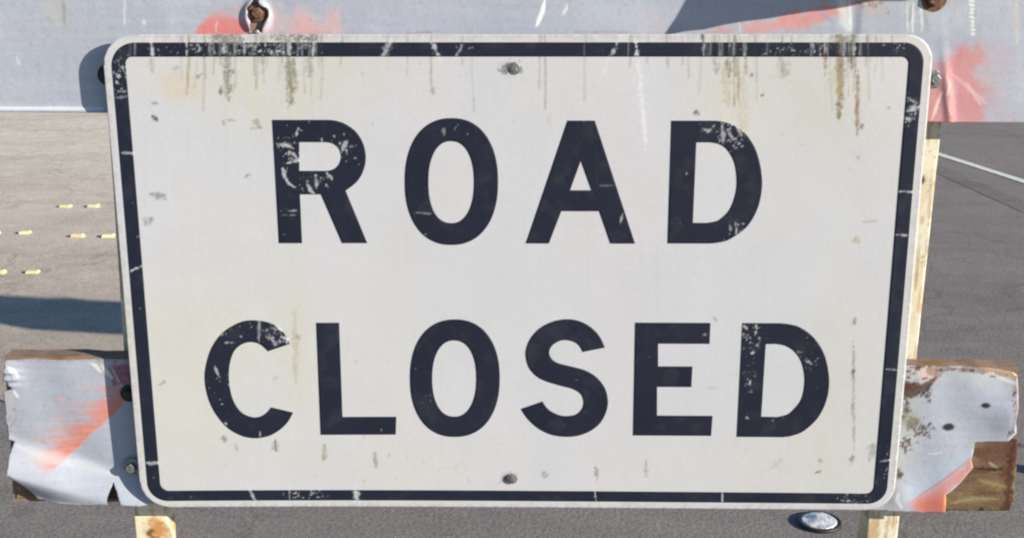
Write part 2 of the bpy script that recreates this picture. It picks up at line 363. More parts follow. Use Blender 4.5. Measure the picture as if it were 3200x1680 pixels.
        p.mix(slice(None), sstep(.5, .8, p.n2)*.25, (.06, .06, .075))
    kd = .5 if ink else 1
    # yellow-green stains
    if not ink:
        x, z = p.P[:, 0], p.P[:, 1]
        big = fbm(x*5+3, z*2.2, 71, 5); p.mix(slice(None), sstep(.42, .72, big)*.30, (.62, .62, .545))
        big = fbm(x*7+9, z*3, 91, 4); p.mix(slice(None), sstep(.50, .75, big)*.35, (.66, .60, .61))
        for a in ((560, 220, 200, 70, .5), (820, 260, 200, 120, .55), (1000, 260, 180, 120, .3), (650, 1050, 260, 130, .5), (930, 1080, 70, 260, .55), (580, 1300, 150, 170, .5), (2290, 300, 150, 140, .55), (2600, 300, 120, 180, .5), (2600, 1250, 90, 330, .45), (1200, 1450, 300, 70, .35), (2300, 1450, 350, 90, .4), (1150, 220, 150, 60, .4), (900, 330, 200, 100, .3)):
            p.blob(a[0], a[1], a[2], a[3], (.61, .60, .45), a[4]*.6, .7, .8, .45)
        p.blob(560, 270, 60, 40, (.66, .5, .36), .35, .7)
        ex = np.minimum(np.minimum(XZe[:, 0]-cx0, cx1-XZe[:, 0]), np.minimum(XZe[:, 1]-cz0, cz1-XZe[:, 1])); p.mix(slice(None), (1-sstep(.001, .012, ex+.012*(p.n2-.5)))*sstep(.35, .6, p.n1)*.4, (.40, .38, .34))
    # dirt and rust runs
    R, D, K = RUSTY, DIRT, (.10, .09, .07)
    for pts, w, c, k in (
        ([(708, 110), (712, 250), (716, 330)], 16, D, .8), ([(712, 215), (714, 232)], 20, K, .7), ([(905, 170), (912, 250), (906, 330)], 24, (.22, .19, .11), .85), ([(970, 170), (968, 245)], 14, (.3, .26, .18), .7), ([(692, 268), (690, 300)], 7, K, .8), ([(475, 180), (478, 225)], 12, D, .45),
        ([(475, 362), (492, 377)], 12, (.09, .09, .08), .95), ([(477, 322), (495, 322)], 9, D, .6), ([(470, 605), (500, 612), (525, 608)], 15, D, .8), ([(455, 700), (475, 685)], 20, D, .65), ([(505, 1195), (520, 1185)], 9, D, .9),
        ([(698, 372), (700, 395)], 6, (.25, .24, .12), .7), ([(710, 375), (745, 377)], 6, D, .6), ([(790, 372), (815, 398)], 14, (.22, .2, .1), .75), ([(780, 402), (825, 398)], 5, D, .7), ([(1355, 275), (1352, 298)], 9, (.2, .18, .16), .6),
        ([(2195, 90), (2198, 178)], 8, (.03, .04, .04), .9), ([(2275, 178), (2276, 240)], 14, (.14, .12, .08), .85), ([(2265, 200), (2272, 330)], 22, (.45, .40, .22), .5), ([(2305, 178), (2306, 330)], 6, R, .8), ([(2330, 178), (2332, 240)], 7, R, .8), ([(2240, 190), (2238, 230)], 14, D, .55), ([(2320, 230), (2318, 420)], 26, (.5, .42, .25), .4),
        ([(2340, 235), (2352, 235)], 9, K, .8), ([(2378, 295), (2381, 300)], 13, K, .75), ([(2174, 345), (2182, 362)], 13, (.1, .1, .09), .9), ([(2440, 185), (2450, 225), (2468, 235)], 26, (.3, .32, .22), .6), ([(2580, 155), (2576, 235)], 9, R, .85), ([(2622, 90), (2625, 225), (2620, 375)], 16, (.24, .16, .07), .9), ([(2600, 225), (2615, 300)], 30, (.52, .45, .22), .55),
        ([(2665, 95), (2655, 175), (2660, 225)], 15, (.16, .16, .12), .85), ([(2680, 220), (2674, 330), (2676, 420)], 9, (.27, .14, .08), .85), ([(2686, 385), (2690, 398)], 14, (.22, .1, .09), .8), ([(2674, 490), (2686, 496)], 12, D, .8), ([(2774, 333), (2778, 338)], 13, (.25, .25, .24), .7), ([(2672, 735), (2674, 760)], 16, (.42, .36, .2), .7), ([(2690, 690), (2745, 688)], 6, D, .4),
        ([(2668, 985), (2668, 1010)], 8, (.12, .1, .08), .8), ([(2664, 1060), (2666, 1420)], 7, (.3, .26, .2), .7), ([(2664, 1150), (2663, 1172)], 12, K, .8), ([(2662, 1255), (2660, 1300)], 8, K, .6), ([(2660, 1415), (2662, 1440)], 12, K, .8), ([(2725, 1380), (2718, 1430)], 22, (.35, .35, .34), .8),
        ([(700, 1360), (705, 1378)], 14, (.2, .2, .12), .75), ([(735, 1375), (742, 1405)], 6, D, .6), ([(860, 1375), (862, 1410)], 14, (.16, .17, .1), .85), ([(1015, 1385), (1012, 1435)], 12, (.24, .25, .13), .8), ([(1170, 1410), (1176, 1465)], 11, (.22, .22, .17), .7), ([(1215, 1410), (1216, 1430)], 5, D, .4), ([(1705, 1470), (1700, 1490)], 16, D, .7),
        ([(1862, 1455), (1866, 1500)], 9, D, .8), ([(2020, 1435), (2018, 1490)], 9, D, .75), ([(2230, 990), (2236, 1000)], 8, D, .6), ([(2200, 1210), (2245, 1212)], 5, (.4, .42, .36), .6), ([(1112, 1128), (1118, 1130)], 12, (.35, .34, .3), .7), ([(1210, 1130), (1214, 1132)], 8, D, .5), ([(850, 1175), (868, 1180)], 12, (.4, .4, .3), .5), ([(772, 545), (776, 552)], 15, D, .75),
        ([(617, 235), (620, 240)], 20, (.2, .2, .16), .85), ([(920, 960), (925, 1200)], 12, (.42, .36, .25), .55), ([(930, 1045), (932, 1065)], 12, D, .5), ([(540, 215), (560, 212)], 12, D, .5), ([(2205, 710), (2208, 714)], 6, D, .3), ([(2405, 1460), (2440, 1435)], 16, (.42, .4, .36), .5), ([(2560, 1430), (2565, 1440)], 9, D, .6),
        ([(1560, 222), (1585, 214), (1620, 206)], 26, (.16, .16, .17), .95), ([(1618, 228), (1626, 212)], 18, (.1, .1, .1), .9), ([(1565, 1502), (1590, 1492), (1612, 1488)], 22, (.22, .22, .25), .9), ([(1560, 1490), (1590, 1480)], 5, (.4, .4, .44), .7)):
        if ink and w < 14 and c is not K and c is not R: continue
        p.stroke(pts, w*1.15, c, k*kd, .85, True, 1.1, True)
    for a in ((420, 100, 20, 6), (712, 118, 40, 14), (905, 116, 45, 14), (975, 116, 20, 10), (2560, 1470, 10, 4), (2625, 118, 16, 12)):
        p.flecks(a[0], a[1], a[2]*1.3, a[3]*1.6, (.17, .16, .13), .75, .42, 'n1', .1)
    for k in range(70):                         # scattered specks
        x = rng.uniform(400, 2750); y = rng.choice([rng.uniform(180, 420), rng.uniform(1350, 1510), rng.uniform(200, 1500)])
        c = (.35, .34, .27) if not ink else WHITE
        p.stroke([(x, y), (x+rng.uniform(-8, 8), y+rng.uniform(2, 16))], rng.uniform(3, 6), c, rng.uniform(.2, .55))
    for k in range(95):
        x = rng.choice([rng.normal(720, 90), rng.normal(930, 60), rng.normal(2270, 60), rng.normal(2640, 55), rng.uniform(400, 2800)]); L = rng.uniform(50, 210) if rng.random() < .6 else rng.uniform(20, 70)
        p.stroke([(x, 112), (x+rng.uniform(-3, 3), 140+L*.4), (x+rng.uniform(-6, 6), 140+L)], rng.uniform(3.5, 8), ((.27, .25, .19), (.36, .28, .17), (.33, .35, .28))[rng.integers(3)] if not ink else ((.3, .3, .3), (.03, .03, .03))[rng.integers(2)], rng.uniform(.3, .75), .8, False, .5, True)
    for k in range(26):                         # faint vertical runs
        x = rng.uniform(420, 2720); y = rng.uniform(180, 1100)
        p.stroke([(x, y), (x+rng.uniform(-4, 8), y+rng.uniform(100, 420))], rng.uniform(4, 10), (.57, .56, .44) if not ink else (.05, .05, .06), rng.uniform(.15, .35), .8)
def P_panel(XZ, base):
    p = Paint(XZ, base, 0.0); marks(p, False); return p.C
def P_ink(XZ, base):
    p = Paint(XZ, base, 0.0); marks(p, True); return p.C
def wave(V):                                    # slight bends of the thin aluminium blank
    x = V[:, 0]; z = V[:, 1]-SC.z
    return .014*x*x+.0009*np.sin(x*4.3+1)*np.sin(z*6.1)+.0018*np.sin(x*5.1+.6)*np.exp(-((z+.38)/.12)**2)+.0012*np.sin(x*3.3+z*4)+.0022*np.exp(-((x-.52)**2+(z-.3)**2)/.01)
cx0, cx1, cz0, cz1 = -W2-.0125, W2+.0125, SC.z-H2-.0115, SC.z+H2+.0115
pan = sheet('panel', [rrect(cx0, cz0, cx1, cz1, (.047, .04, .044, .046))], 0.0, .0025, .002, M_sign, P_panel, WHITE, wave)
place(pan, SIGN)
def inkpiece(name, polys):
    o = sheet(name, polys, -.0006, .0005, .0016, M_print, P_ink, BLACK, wave, False); return place(o, SIGN)
inkpiece('border', [rrect(-W2, SC.z-H2, W2, SC.z+H2, (.036, .03, .03, .032)),
                    rrect(-W2+.0205, SC.z-H2+.018, W2-.0215, SC.z+H2-.0205, (.011, .011, .012, .014))[::-1]])
ZA = lambda x, y: (600+x/2.576, 320+y/2.576); ZB = lambda x, y: (1500+x/2.576, 320+y/2.576)
ZC = lambda x, y: (600+x/2.576, 950+y/2.576); ZD = lambda x, y: (1500+x/2.1467, 950+y/2.1467)
def glyph(zf, *paths):
    out = []
    for pa in paths: out.append([onv(*zf(x, y)) for x, y in spline(pa)])
    inkpiece('letter', out)
glyph(ZA, [(648, 140), (1090, 140), (1160, 147, 1), (1240, 175, 1), (1325, 240, 1), (1380, 330, 1), (1400, 440, 1), (1382, 545, 1), (1330, 635, 1), (1238, 708), (1412, 1130), (1210, 1130), (1040, 738), (870, 738), (887, 1130), (702, 1130)],
      [(865, 318), (1080, 318), (1140, 332, 1), (1185, 372, 1), (1202, 430, 1), (1188, 490, 1), (1148, 532, 1), (1085, 550), (865, 550)])
glyph(ZA, superoval(2090, 635, 375, 510), superoval(2088, 640, 184, 330))
glyph(ZB, [(370, 1132), (555, 1132), (655, 872), (960, 872), (1050, 1132), (1248, 1132), (925, 145), (705, 145)], [(812, 465), (898, 705), (725, 705)])
glyph(ZB, [(1540, 145), (1880, 145), (1960, 155, 1), (2055, 190, 1), (2150, 265, 1), (2230, 410, 1), (2268, 630, 1), (2238, 830, 1), (2150, 990, 1), (2010, 1095, 1), (1920, 1122, 1), (1840, 1130), (1510, 1130)],
      [(1740, 318), (1850, 318), (1930, 335, 1), (1990, 380, 1), (2045, 480, 1), (2065, 620, 1), (2052, 740, 1), (2005, 860, 1), (1930, 935, 1), (1880, 955, 1), (1820, 965), (1712, 965)])
glyph(ZC, [(785, 318), (770, 270, 1), (710, 195, 1), (620, 145, 1), (490, 126, 1), (380, 145, 1), (250, 225, 1), (160, 350, 1), (115, 500, 1), (110, 620, 1), (140, 760, 1), (200, 880, 1), (290, 985, 1), (400, 1050, 1), (510, 1072, 1), (620, 1055, 1), (710, 1005, 1), (775, 940, 1), (815, 868), (640, 825),
           (600, 870, 1), (550, 898, 1), (490, 903, 1), (410, 870, 1), (350, 795, 1), (315, 700, 1), (300, 570, 1), (312, 455, 1), (345, 370, 1), (405, 318, 1), (480, 300, 1), (550, 318, 1), (615, 375)])
glyph(ZC, [(1002, 148), (1185, 148), (1212, 905), (1645, 905), (1640, 1048), (1038, 1048)])
glyph(ZC, superoval(2117, 595, 361, 473), superoval(2112, 598, 178, 307))
glyph(ZD, [(838, 290), (800, 210, 1), (740, 150, 1), (665, 112, 1), (580, 100, 1), (490, 115, 1), (405, 158, 1), (342, 225, 1), (310, 300, 1), (310, 365, 1), (332, 430, 1), (380, 483, 1), (440, 515, 1), (530, 543, 1), (620, 567, 1), (675, 600, 1), (695, 650, 1), (685, 700, 1), (645, 738, 1), (580, 750, 1), (520, 740, 1), (460, 705, 1), (420, 652),
           (275, 702), (320, 768, 1), (390, 832, 1), (475, 873, 1), (565, 888, 1), (655, 882, 1), (740, 850, 1), (810, 792, 1), (850, 712, 1), (858, 640, 1), (840, 565, 1), (790, 495, 1), (710, 445, 1), (610, 417, 1), (525, 395, 1), (482, 365, 1), (465, 325, 1), (482, 280, 1), (530, 248, 1), (580, 240, 1), (635, 253, 1), (668, 280, 1), (690, 320)])
glyph(ZD, [(1042, 122), (1545, 122), (1540, 262), (1195, 262), (1195, 415), (1425, 415), (1418, 552), (1188, 552), (1188, 745), (1560, 745), (1550, 878), (1028, 878)])
glyph(ZD, [(1760, 122), (2010, 122), (2080, 130, 1), (2150, 152, 1), (2240, 220, 1), (2308, 335, 1), (2338, 490, 1), (2322, 630, 1), (2265, 750, 1), (2175, 838, 1), (2100, 872, 1), (2030, 884), (1722, 884)],
      [(1915, 262), (1985, 260), (2060, 278, 1), (2120, 325, 1), (2160, 400, 1), (2175, 510, 1), (2152, 630, 1), (2090, 710, 1), (2050, 735, 1), (1990, 750), (1885, 748)])

# ------------------------------------------------------------------ bolts and simple solids
def mesh_from(bm, name): me = bpy.data.meshes.new(name); bm.to_mesh(me); bm.free(); return me
def bolt_mesh(r, h, washer=1.7):
    bm = bmesh.new()
    def ring(n, rad, z0, z1, rot=0, dome=0):
        a = [bm.verts.new((rad*math.cos(2*math.pi*k/n+rot), -z0, rad*math.sin(2*math.pi*k/n+rot))) for k in range(n)]
        b = [bm.verts.new((rad*.97*math.cos(2*math.pi*k/n+rot), -z1, rad*.97*math.sin(2*math.pi*k/n+rot))) for k in range(n)]
        c = [bm.verts.new((rad*.8*math.cos(2*math.pi*k/n+rot), -z1-dome, rad*.8*math.sin(2*math.pi*k/n+rot))) for k in range(n)]
        for k in range(n):
            q = (k+1) % n
            bm.faces.new((a[k], a[q], b[q], b[k])); bm.faces.new((b[k], b[q], c[q], c[k]))
        bm.faces.new(c)
    ring(20, r*washer, 0, .0015, 0, .0006); ring(6, r, .0018, h, .3, .001)
    bmesh.ops.recalc_face_normals(bm, faces=bm.faces); return mesh_from(bm, 'bolt')
def box(name, x0, x1, y0, y1, z0, z1, mat, parent, bev=.002, rot=0, jag=0):
    bm = bmesh.new(); bmesh.ops.create_cube(bm, size=1)
    for v in bm.verts: v.co = ((x1-x0)*v.co.x, (y1-y0)*v.co.y, (z1-z0)*v.co.z)
    if bev: bmesh.ops.bevel(bm, geom=bm.edges[:], offset=bev, segments=2, affect='EDGES')
    if rot: bmesh.ops.rotate(bm, verts=bm.verts, matrix=Matrix.Rotation(rot, 3, 'Y'))
    bmesh.ops.translate(bm, verts=bm.verts, vec=((x0+x1)/2, (y0+y1)/2, (z0+z1)/2))
    me = mesh_from(bm, name)
    if mat in (M_post,):
        C = np.ones((len(me.vertices), 4), np.float32); C[:, :3] = (.82, .76, .56)
        at = me.color_attributes.new('paint', 'FLOAT_COLOR', 'POINT'); at.data.foreach_set('color', C.ravel())
    return place(link(name, me, mat), parent)
YR = .018                                       # front plane of the rails' sheeting
def bolt(px, py, y, r, parent, mat, name='bolt', h=.006):
    x, z = onv(px, py, y); o = link(name, bolt_mesh(r, h), mat); o.location = (x, y, z); o.rotation_euler = (0, random.uniform(0, 1), 0)
    return place(o, parent)
bolt(1606, 214, -.0006, .0058, SIGN, M_zinc, h=.003); bolt(1600, 1494, -.0006, .0052, SIGN, M_zinc, h=.003)

# ------------------------------------------------------------------ the barricade
BAR = thing('striped_barricade', 'battered barricade with white rails, faded orange stripes, peeling sheeting and cream posts, behind the sign', 'barricade', (0, .05, 0))
RW = (.425, .455, .535); ORG = (.70, .20, .135); PINK = (.58, .34, .32); BRN = (.09, .05, .035)
def railbase(p):
    x, z = p.P[:, 0], p.P[:, 1]
    p.mix(slice(None), sstep(.4, .7, fbm(x*6, z*6, 5))*.30, (.52, .54, .58)); p.mix(slice(None), sstep(.5, .75, fbm(x*11, z*5, 15))*.22, (.45, .43, .55))
    p.mix(slice(None), sstep(.45, .7, fbm(x*8, z*150, 25, 3))*.2, (.56, .58, .66)); p.mix(slice(None), sstep(.66, .74, p.n1)*.35, (.35, .35, .36))
def tocorners(pts, y): return [onv(px, py, y) for px, py in pts]

# lower rail: torn plywood board with two pieces of sheeting
Z5 = lambda x, y: (x/2.1467, 1050+y/2.1467); Z6 = lambda x, y: (2600+x/2.1467, 1050+y/2.1467); Z3 = lambda x, y: (2000+x/2.1125, y/2.1125); Z1 = lambda x, y: (x/2.414, y/2.414)
def boardmesh(name, pts, y0, y1, mat, parent, jit=.0015):
    """solid board cut to an outline; edge nicks"""
    bm = bmesh.new(); P = []
    for (a, b) in zip(pts, pts[1:]+pts[:1]):
        n = max(1, int(math.hypot(b[0]-a[0], b[1]-a[1])/.03))
        for k in range(n):
            t = k/n; j = jit if k else 0
            P.append((a[0]+(b[0]-a[0])*t+random.uniform(-j, j), a[1]+(b[1]-a[1])*t+random.uniform(-j, j)))
    f = [bm.verts.new((x, y0, z)) for x, z in P]; g = [bm.verts.new((x, y1, z)) for x, z in P]; n = len(P)
    bm.faces.new(f); bm.faces.new(g[::-1])
    for k in range(n): bm.faces.new((f[k], g[k], g[(k+1) % n], f[(k+1) % n]))
    bmesh.ops.recalc_face_normals(bm, faces=bm.faces); return place(link(name, mesh_from(bm, name), mat), parent)
YB = YR+.0022                                    # front of the wood
low = boardmesh('rail', tocorners([(14, 1112), (3182, 1146), (3155, 1594), (42, 1563)], YB), YB, YB+.034, M_wood, BAR)
low['label'] = 'lower rail of bare brown plywood under torn sheeting'
def P_left(XZ, base):
    p = Paint(XZ, base, YR); railbase(p); z = lambda *a: [Z5(*q) for q in a]
    A0, B0 = p.pt(Z5(400, 850)), p.pt(Z5(860, 420)); uu = (B0-A0)/np.hypot(*(B0-A0)); nn = np.array([-uu[1], uu[0]])
    sd = (XZ-A0)@nn*2050*2.1467; tt = (XZ-A0)@uu/np.hypot(*(B0-A0)); stv = fbm(XZ[:, 0]*10, XZ[:, 1]*330, 81, 3)
    wd = 150+60*tt+260*(stv-.5); al = sstep(-10, 14, sd+30*(p.n2-.5))*(1-sstep(wd*.35, wd, sd))*sstep(-.16, .08, tt+.25*(stv-.5))*sstep(1.25, .9, tt)
    p.mix(slice(None), al*.78, (.72, .24, .17)); p.mix(slice(None), al*sstep(.4, .55, stv)*(1-sstep(30, 90, sd))*.6, (.85, .20, .10))
    al = (1-sstep(60, 420, sd))*sstep(0, 40, sd)*sstep(-.3, .1, tt)*sstep(1.05, .8, tt)*sstep(.42, .62, stv); p.mix(slice(None), al*.45, (.60, .34, .30))
    for k in range(16):
        y = rng.uniform(420, 760); x = rng.uniform(330, 620)-(y-400)*.45
        p.stroke(z((x, y), (x+rng.uniform(100, 200), y-rng.uniform(0, 14))), rng.uniform(3, 7), rng.choice([0, 1]) and RW or (.85, .4, .32), .5)
    p.poly(z((740, 190), (900, 160), (900, 330), (760, 330), (730, 260)), (.34, .07, .13), .8, 8, 15)
    for k in range(9):
        x = 600+k*18; p.stroke(z((x, 170+k*4), (x+60+rng.uniform(-10, 40), 250+k*9)), rng.uniform(4, 8), rng.choice([0, 1]) and (.85, .82, .78) or (.33, .26, .33), .8)
    p.stroke(z((40, 190), (100, 230), (128, 270)), 12, (.85, .85, .85), .9); p.stroke(z((90, 360), (125, 410)), 10, (.85, .85, .85), .9); p.stroke(z((60, 240), (110, 300)), 5, (.2, .2, .22), .7)
    p.poly(z((30, 370), (90, 400), (100, 680), (60, 690)), (.56, .54, .53), .7, 8, 10); p.flecks(*Z5(80, 540), 25, 60, (.3, .28, .26), .6, .55)
    p.stroke(z((110, 720), (330, 800), (560, 850), (800, 930)), 30, (.62, .66, .66), .5, .9); p.stroke(z((230, 1050), (320, 1090), (560, 1098)), 12, (.9, .9, .9), .8)  # highlights painted along the sheeting's fold and its lower lip
    p.stroke(z((760, 980), (740, 1090)), 5, BRN, .7); p.stroke(z((30, 155), (870, 160)), 6, (.3, .2, .15), .6, .6, False, 1.5)
    for a in ((800, 210), (830, 250), (770, 170)): p.blob(*Z5(*a), 8, 5, (.2, .1, .1), .8)
    return p.C
def D_left(V):
    a = np.array(onv(*Z5(90, 700), YR)); b = np.array(onv(*Z5(850, 930), YR)); u = (b-a)/np.hypot(*(b-a)); n = np.array([u[1], -u[0]])
    s = (V-a)@n; t = np.clip((V-a)@u/np.hypot(*(b-a)), 0, 1)
    h = .030*sstep(-.012, .050, s)-.026*sstep(.046, .088, s)*(1-.55*t)+.012*sstep(.086, .11, s)
    c = np.array(onv(*Z5(60, 260), YR)); d = np.hypot(*(V-c).T)
    return h*(1-.35*t)+.006*np.exp(-(d/.018)**2)*(1+.5*np.sin(V[:, 1]*500))+.0012*np.sin(V[:, 0]*60+V[:, 1]*22)*.5+.003*np.exp(-(((V[:, 0]+.60)**2+(V[:, 1]-onv(0, 1160, YR)[1])**2)/.0007))*np.sin(V[:, 0]*420+V[:, 1]*200)
o = sheet('torn_sheeting', [tocorners([Z5(*q) for q in ((35, 160), (200, 152), (420, 158), (900, 150), (1150, 160), (1150, 1080), (960, 1108), (832, 1098), (800, 1020), (770, 965), (740, 1060), (745, 1092), (560, 1106), (420, 1102), (330, 1085), (262, 1074), (225, 1010), (170, 950), (92, 885), (84, 780), (98, 700), (58, 690), (38, 560), (22, 372), (82, 352), (28, 285))], YR)], YR, .001, .002, M_rail, P_left, RW, D_left)
place(o, BAR)
def P_right(XZ, base):
    p = Paint(XZ, base, YR); railbase(p); z = lambda *a: [Z6(*q) for q in a]
    p.poly(z((350, 180), (600, 190), (600, 700), (520, 900), (430, 1190), (350, 1190)), (.52, .54, .50), .6, 30, 30)
    p.poly(z((600, 190), (1240, 215), (1240, 330), (900, 330)), (.60, .63, .60), .5, 30, 30)
    p.poly(z((470, 1010), (900, 760), (940, 840), (530, 1120)), (.42, .52, .64), .5, 26, 20)
    p.poly(z((520, 1118), (700, 1010), (880, 880), (925, 820), (960, 870), (860, 985), (757, 1060), (757, 1180), (560, 1180)), ORG, .7, 14, 14, .35)
    p.poly(z((570, 1120), (757, 1030), (757, 1180), (640, 1180)), (.74, .19, .11), .75, 18, 14); p.stroke(z((530, 1105), (760, 950), (930, 820)), 6, (.5, .2, .22), .7)
    p.stroke(z((748, 1050), (750, 1170)), 9, (1, .35, .12), .8)
    p.poly(z((470, 200), (700, 195), (700, 300), (600, 300), (560, 240), (470, 240)), (.66, .52, .46), .85, 6, 12)
    p.poly(z((470, 290), (600, 330), (690, 285), (640, 350), (575, 412), (480, 400)), BRN, .9, 6, 14)
    for a, r in (((495, 340), 16), ((500, 500), 14), ((480, 540), 10), ((545, 570), 16), ((520, 600), 9), ((640, 400), 8), ((575, 210), 10), ((430, 920), 14), ((455, 930), 10), ((655, 430), 6)): p.blob(*Z6(*a), r, r, BRN, .85, .4, 1.2)
    p.poly(z((640, 190), (1250, 200), (1250, 262), (1120, 250), (900, 236), (640, 250)), (.24, .13, .08), .8, 5, 34, .5); p.poly(z((1185, 260), (1250, 260), (1250, 560), (1225, 560), (1228, 400)), (.36, .22, .14), .7, 5, 26, .4)
    for q in ((760, 225, 60, 10), (900, 228, 60, 9), (1110, 262, 60, 18), (560, 340, 60, 40), (620, 370, 50, 30), (520, 250, 40, 30), (500, 450, 25, 40), (1220, 420, 10, 60), (600, 620, 90, 60), (1190, 640, 20, 40), (500, 720, 40, 60)): p.flecks(*Z6(q[0], q[1]), q[2]/1.6, q[3]/1.6, (.10, .05, .035), .85, .50, 'n1', .06)
    p.stroke(z((690, 285), (640, 350), (575, 415)), 9, (.04, .02, .015), .9, .5, True, 1.5); p.stroke(z((560, 290), (600, 280), (680, 285)), 6, (.05, .02, .015), .8, .5, True, 2)
    p.blob(*Z6(520, 560), 26, 30, (.35, .34, .24), .6); p.stroke(z((430, 890), (420, 960)), 12, (.62, .5, .45), .7)
    for a, r in (((1030, 462), 9), ((782, 608), 12)): p.blob(*Z6(*a), r*1.6, r, (.03, .03, .03), 1, .3, .3); 
    p.stroke(z((520, 208), (880, 190), (1060, 215)), 5, BRN, .8, .5, False, 1.5); p.poly(z((1000, 200), (1240, 225), (1240, 300), (1100, 262)), (.5, .30, .17), .8, 6, 16)
    p.stroke(z((1050, 240), (1180, 300), (1240, 320)), 9, (.85, .82, .75), .6)
    p.stroke(z((440, 1040), (430, 1090), (470, 1150)), 12, (.82, .85, .85), .8); p.stroke(z((640, 790), (740, 780)), 5, (.7, .72, .78), .7); p.stroke(z((640, 750), (720, 740)), 4, (.36, .38, .45), .6)
    p.stroke(z((1240, 560), (1232, 640), (1180, 690)), 12, (.8, .8, .8), .6); p.stroke(z((1230, 520), (1190, 640)), 5, (.2, .2, .25), .7); p.stroke(z((470, 960), (560, 1000)), 6, (.35, .35, .45), .6)
    return p.C
def D_right(V):
    c = np.array(onv(*Z6(1210, 560), YR)); d = np.hypot(*(V-c).T); e = np.array(onv(*Z6(757, 1120), YR)); k = np.hypot(*(V-e).T); r = np.array(onv(*Z6(450, 1070), YR)); q = np.hypot(*(V-r).T)
    return .009*np.exp(-(d/.03)**2)+.006*np.exp(-(k/.03)**2)+.004*np.exp(-(q/.022)**2)+.0006*np.sin(V[:, 0]*70+V[:, 1]*30)
o = sheet('torn_sheeting', [tocorners([Z6(*q) for q in ((150, 180), (470, 196), (900, 200), (1040, 210), (1120, 222), (1215, 240), (1243, 262), (1250, 360), (1246, 470), (1222, 560), (1230, 640), (1180, 700), (1060, 706), (957, 712), (948, 780), (935, 830), (948, 880), (860, 980), (800, 1030), (757, 1056), (757, 1110), (752, 1172), (600, 1178), (150, 1160))], YR)], YR, .001, .002, M_rail, P_right, RW, D_right)
place(o, BAR)

M_ply = paintmat('bare_plywood_face', .85, .2, .35, .001)
def P_ply(XZ, base):
    p = Paint(XZ, base, YB-.001); z = lambda *a: [Z6(*q) for q in a]
    x, zz = XZ[:, 0], XZ[:, 1]; gr = fbm(x*14, zz*130, 61, 5); p.mix(slice(None), sstep(.35, .7, gr)*.8, (.36, .27, .13)); p.mix(slice(None), sstep(.5, .75, fbm(x*30, zz*60, 63))*.7, (.15, .07, .04))
    p.poly(z((950, 705), (1260, 705), (1260, 900), (1100, 860), (960, 800)), (.17, .075, .055), .75, 22, 40, .5); p.stroke(z((1225, 700), (1195, 860), (1185, 1100), (1150, 1180)), 26, (.09, .03, .025), .85, .8, False, 1.2)
    p.stroke(z((945, 882), (1050, 892), (1180, 888)), 9, (.05, .025, .02), .95, .5, True, 1.5); p.poly(z((1060, 900), (1180, 900), (1180, 1000), (1120, 960)), (.16, .06, .04), .8, 10, 20)
    p.stroke(z((1050, 840), (1090, 870), (1110, 880)), 8, (.55, .42, .33), .8); p.stroke(z((800, 1120), (950, 1085), (1120, 1090)), 12, (.42, .37, .18), .7, .8); p.stroke(z((980, 960), (1130, 1000)), 14, (.42, .33, .16), .6, .9)
    p.stroke(z((700, 1172), (1190, 1172)), 8, (.12, .09, .05), .7, .6, False, 1); p.blob(*Z6(1000, 1160), 9, 8, (.03, .025, .02), .9)
    p.poly([(60, 1440), (200, 1440), (200, 1580), (60, 1580)], (.06, .035, .03), .8, 10, 30, .4); p.poly([(50, 1500), (90, 1520), (110, 1570), (50, 1570)], (.30, .19, .12), .7, 10, 30, .4)
    p.poly([(330, 1480), (400, 1480), (400, 1575), (330, 1575)], (.06, .035, .025), .75, 6, 10)
    return p.C
for k, q in enumerate((tocorners([Z6(*q) for q in ((760, 650), (1247, 690), (1236, 900), (1222, 1000), (1225, 1100), (1190, 1166), (980, 1168), (740, 1164))], YB-.001),
          tocorners([(46, 1380), (130, 1380), (180, 1556), (50, 1556)], YB-.001), tocorners([(325, 1470), (400, 1470), (405, 1560), (325, 1558)], YB-.001))):
    place(sheet('bare_plywood', [q], YB-.001, .001, .002, M_ply, P_ply, (.22, .14, .08)), BAR)

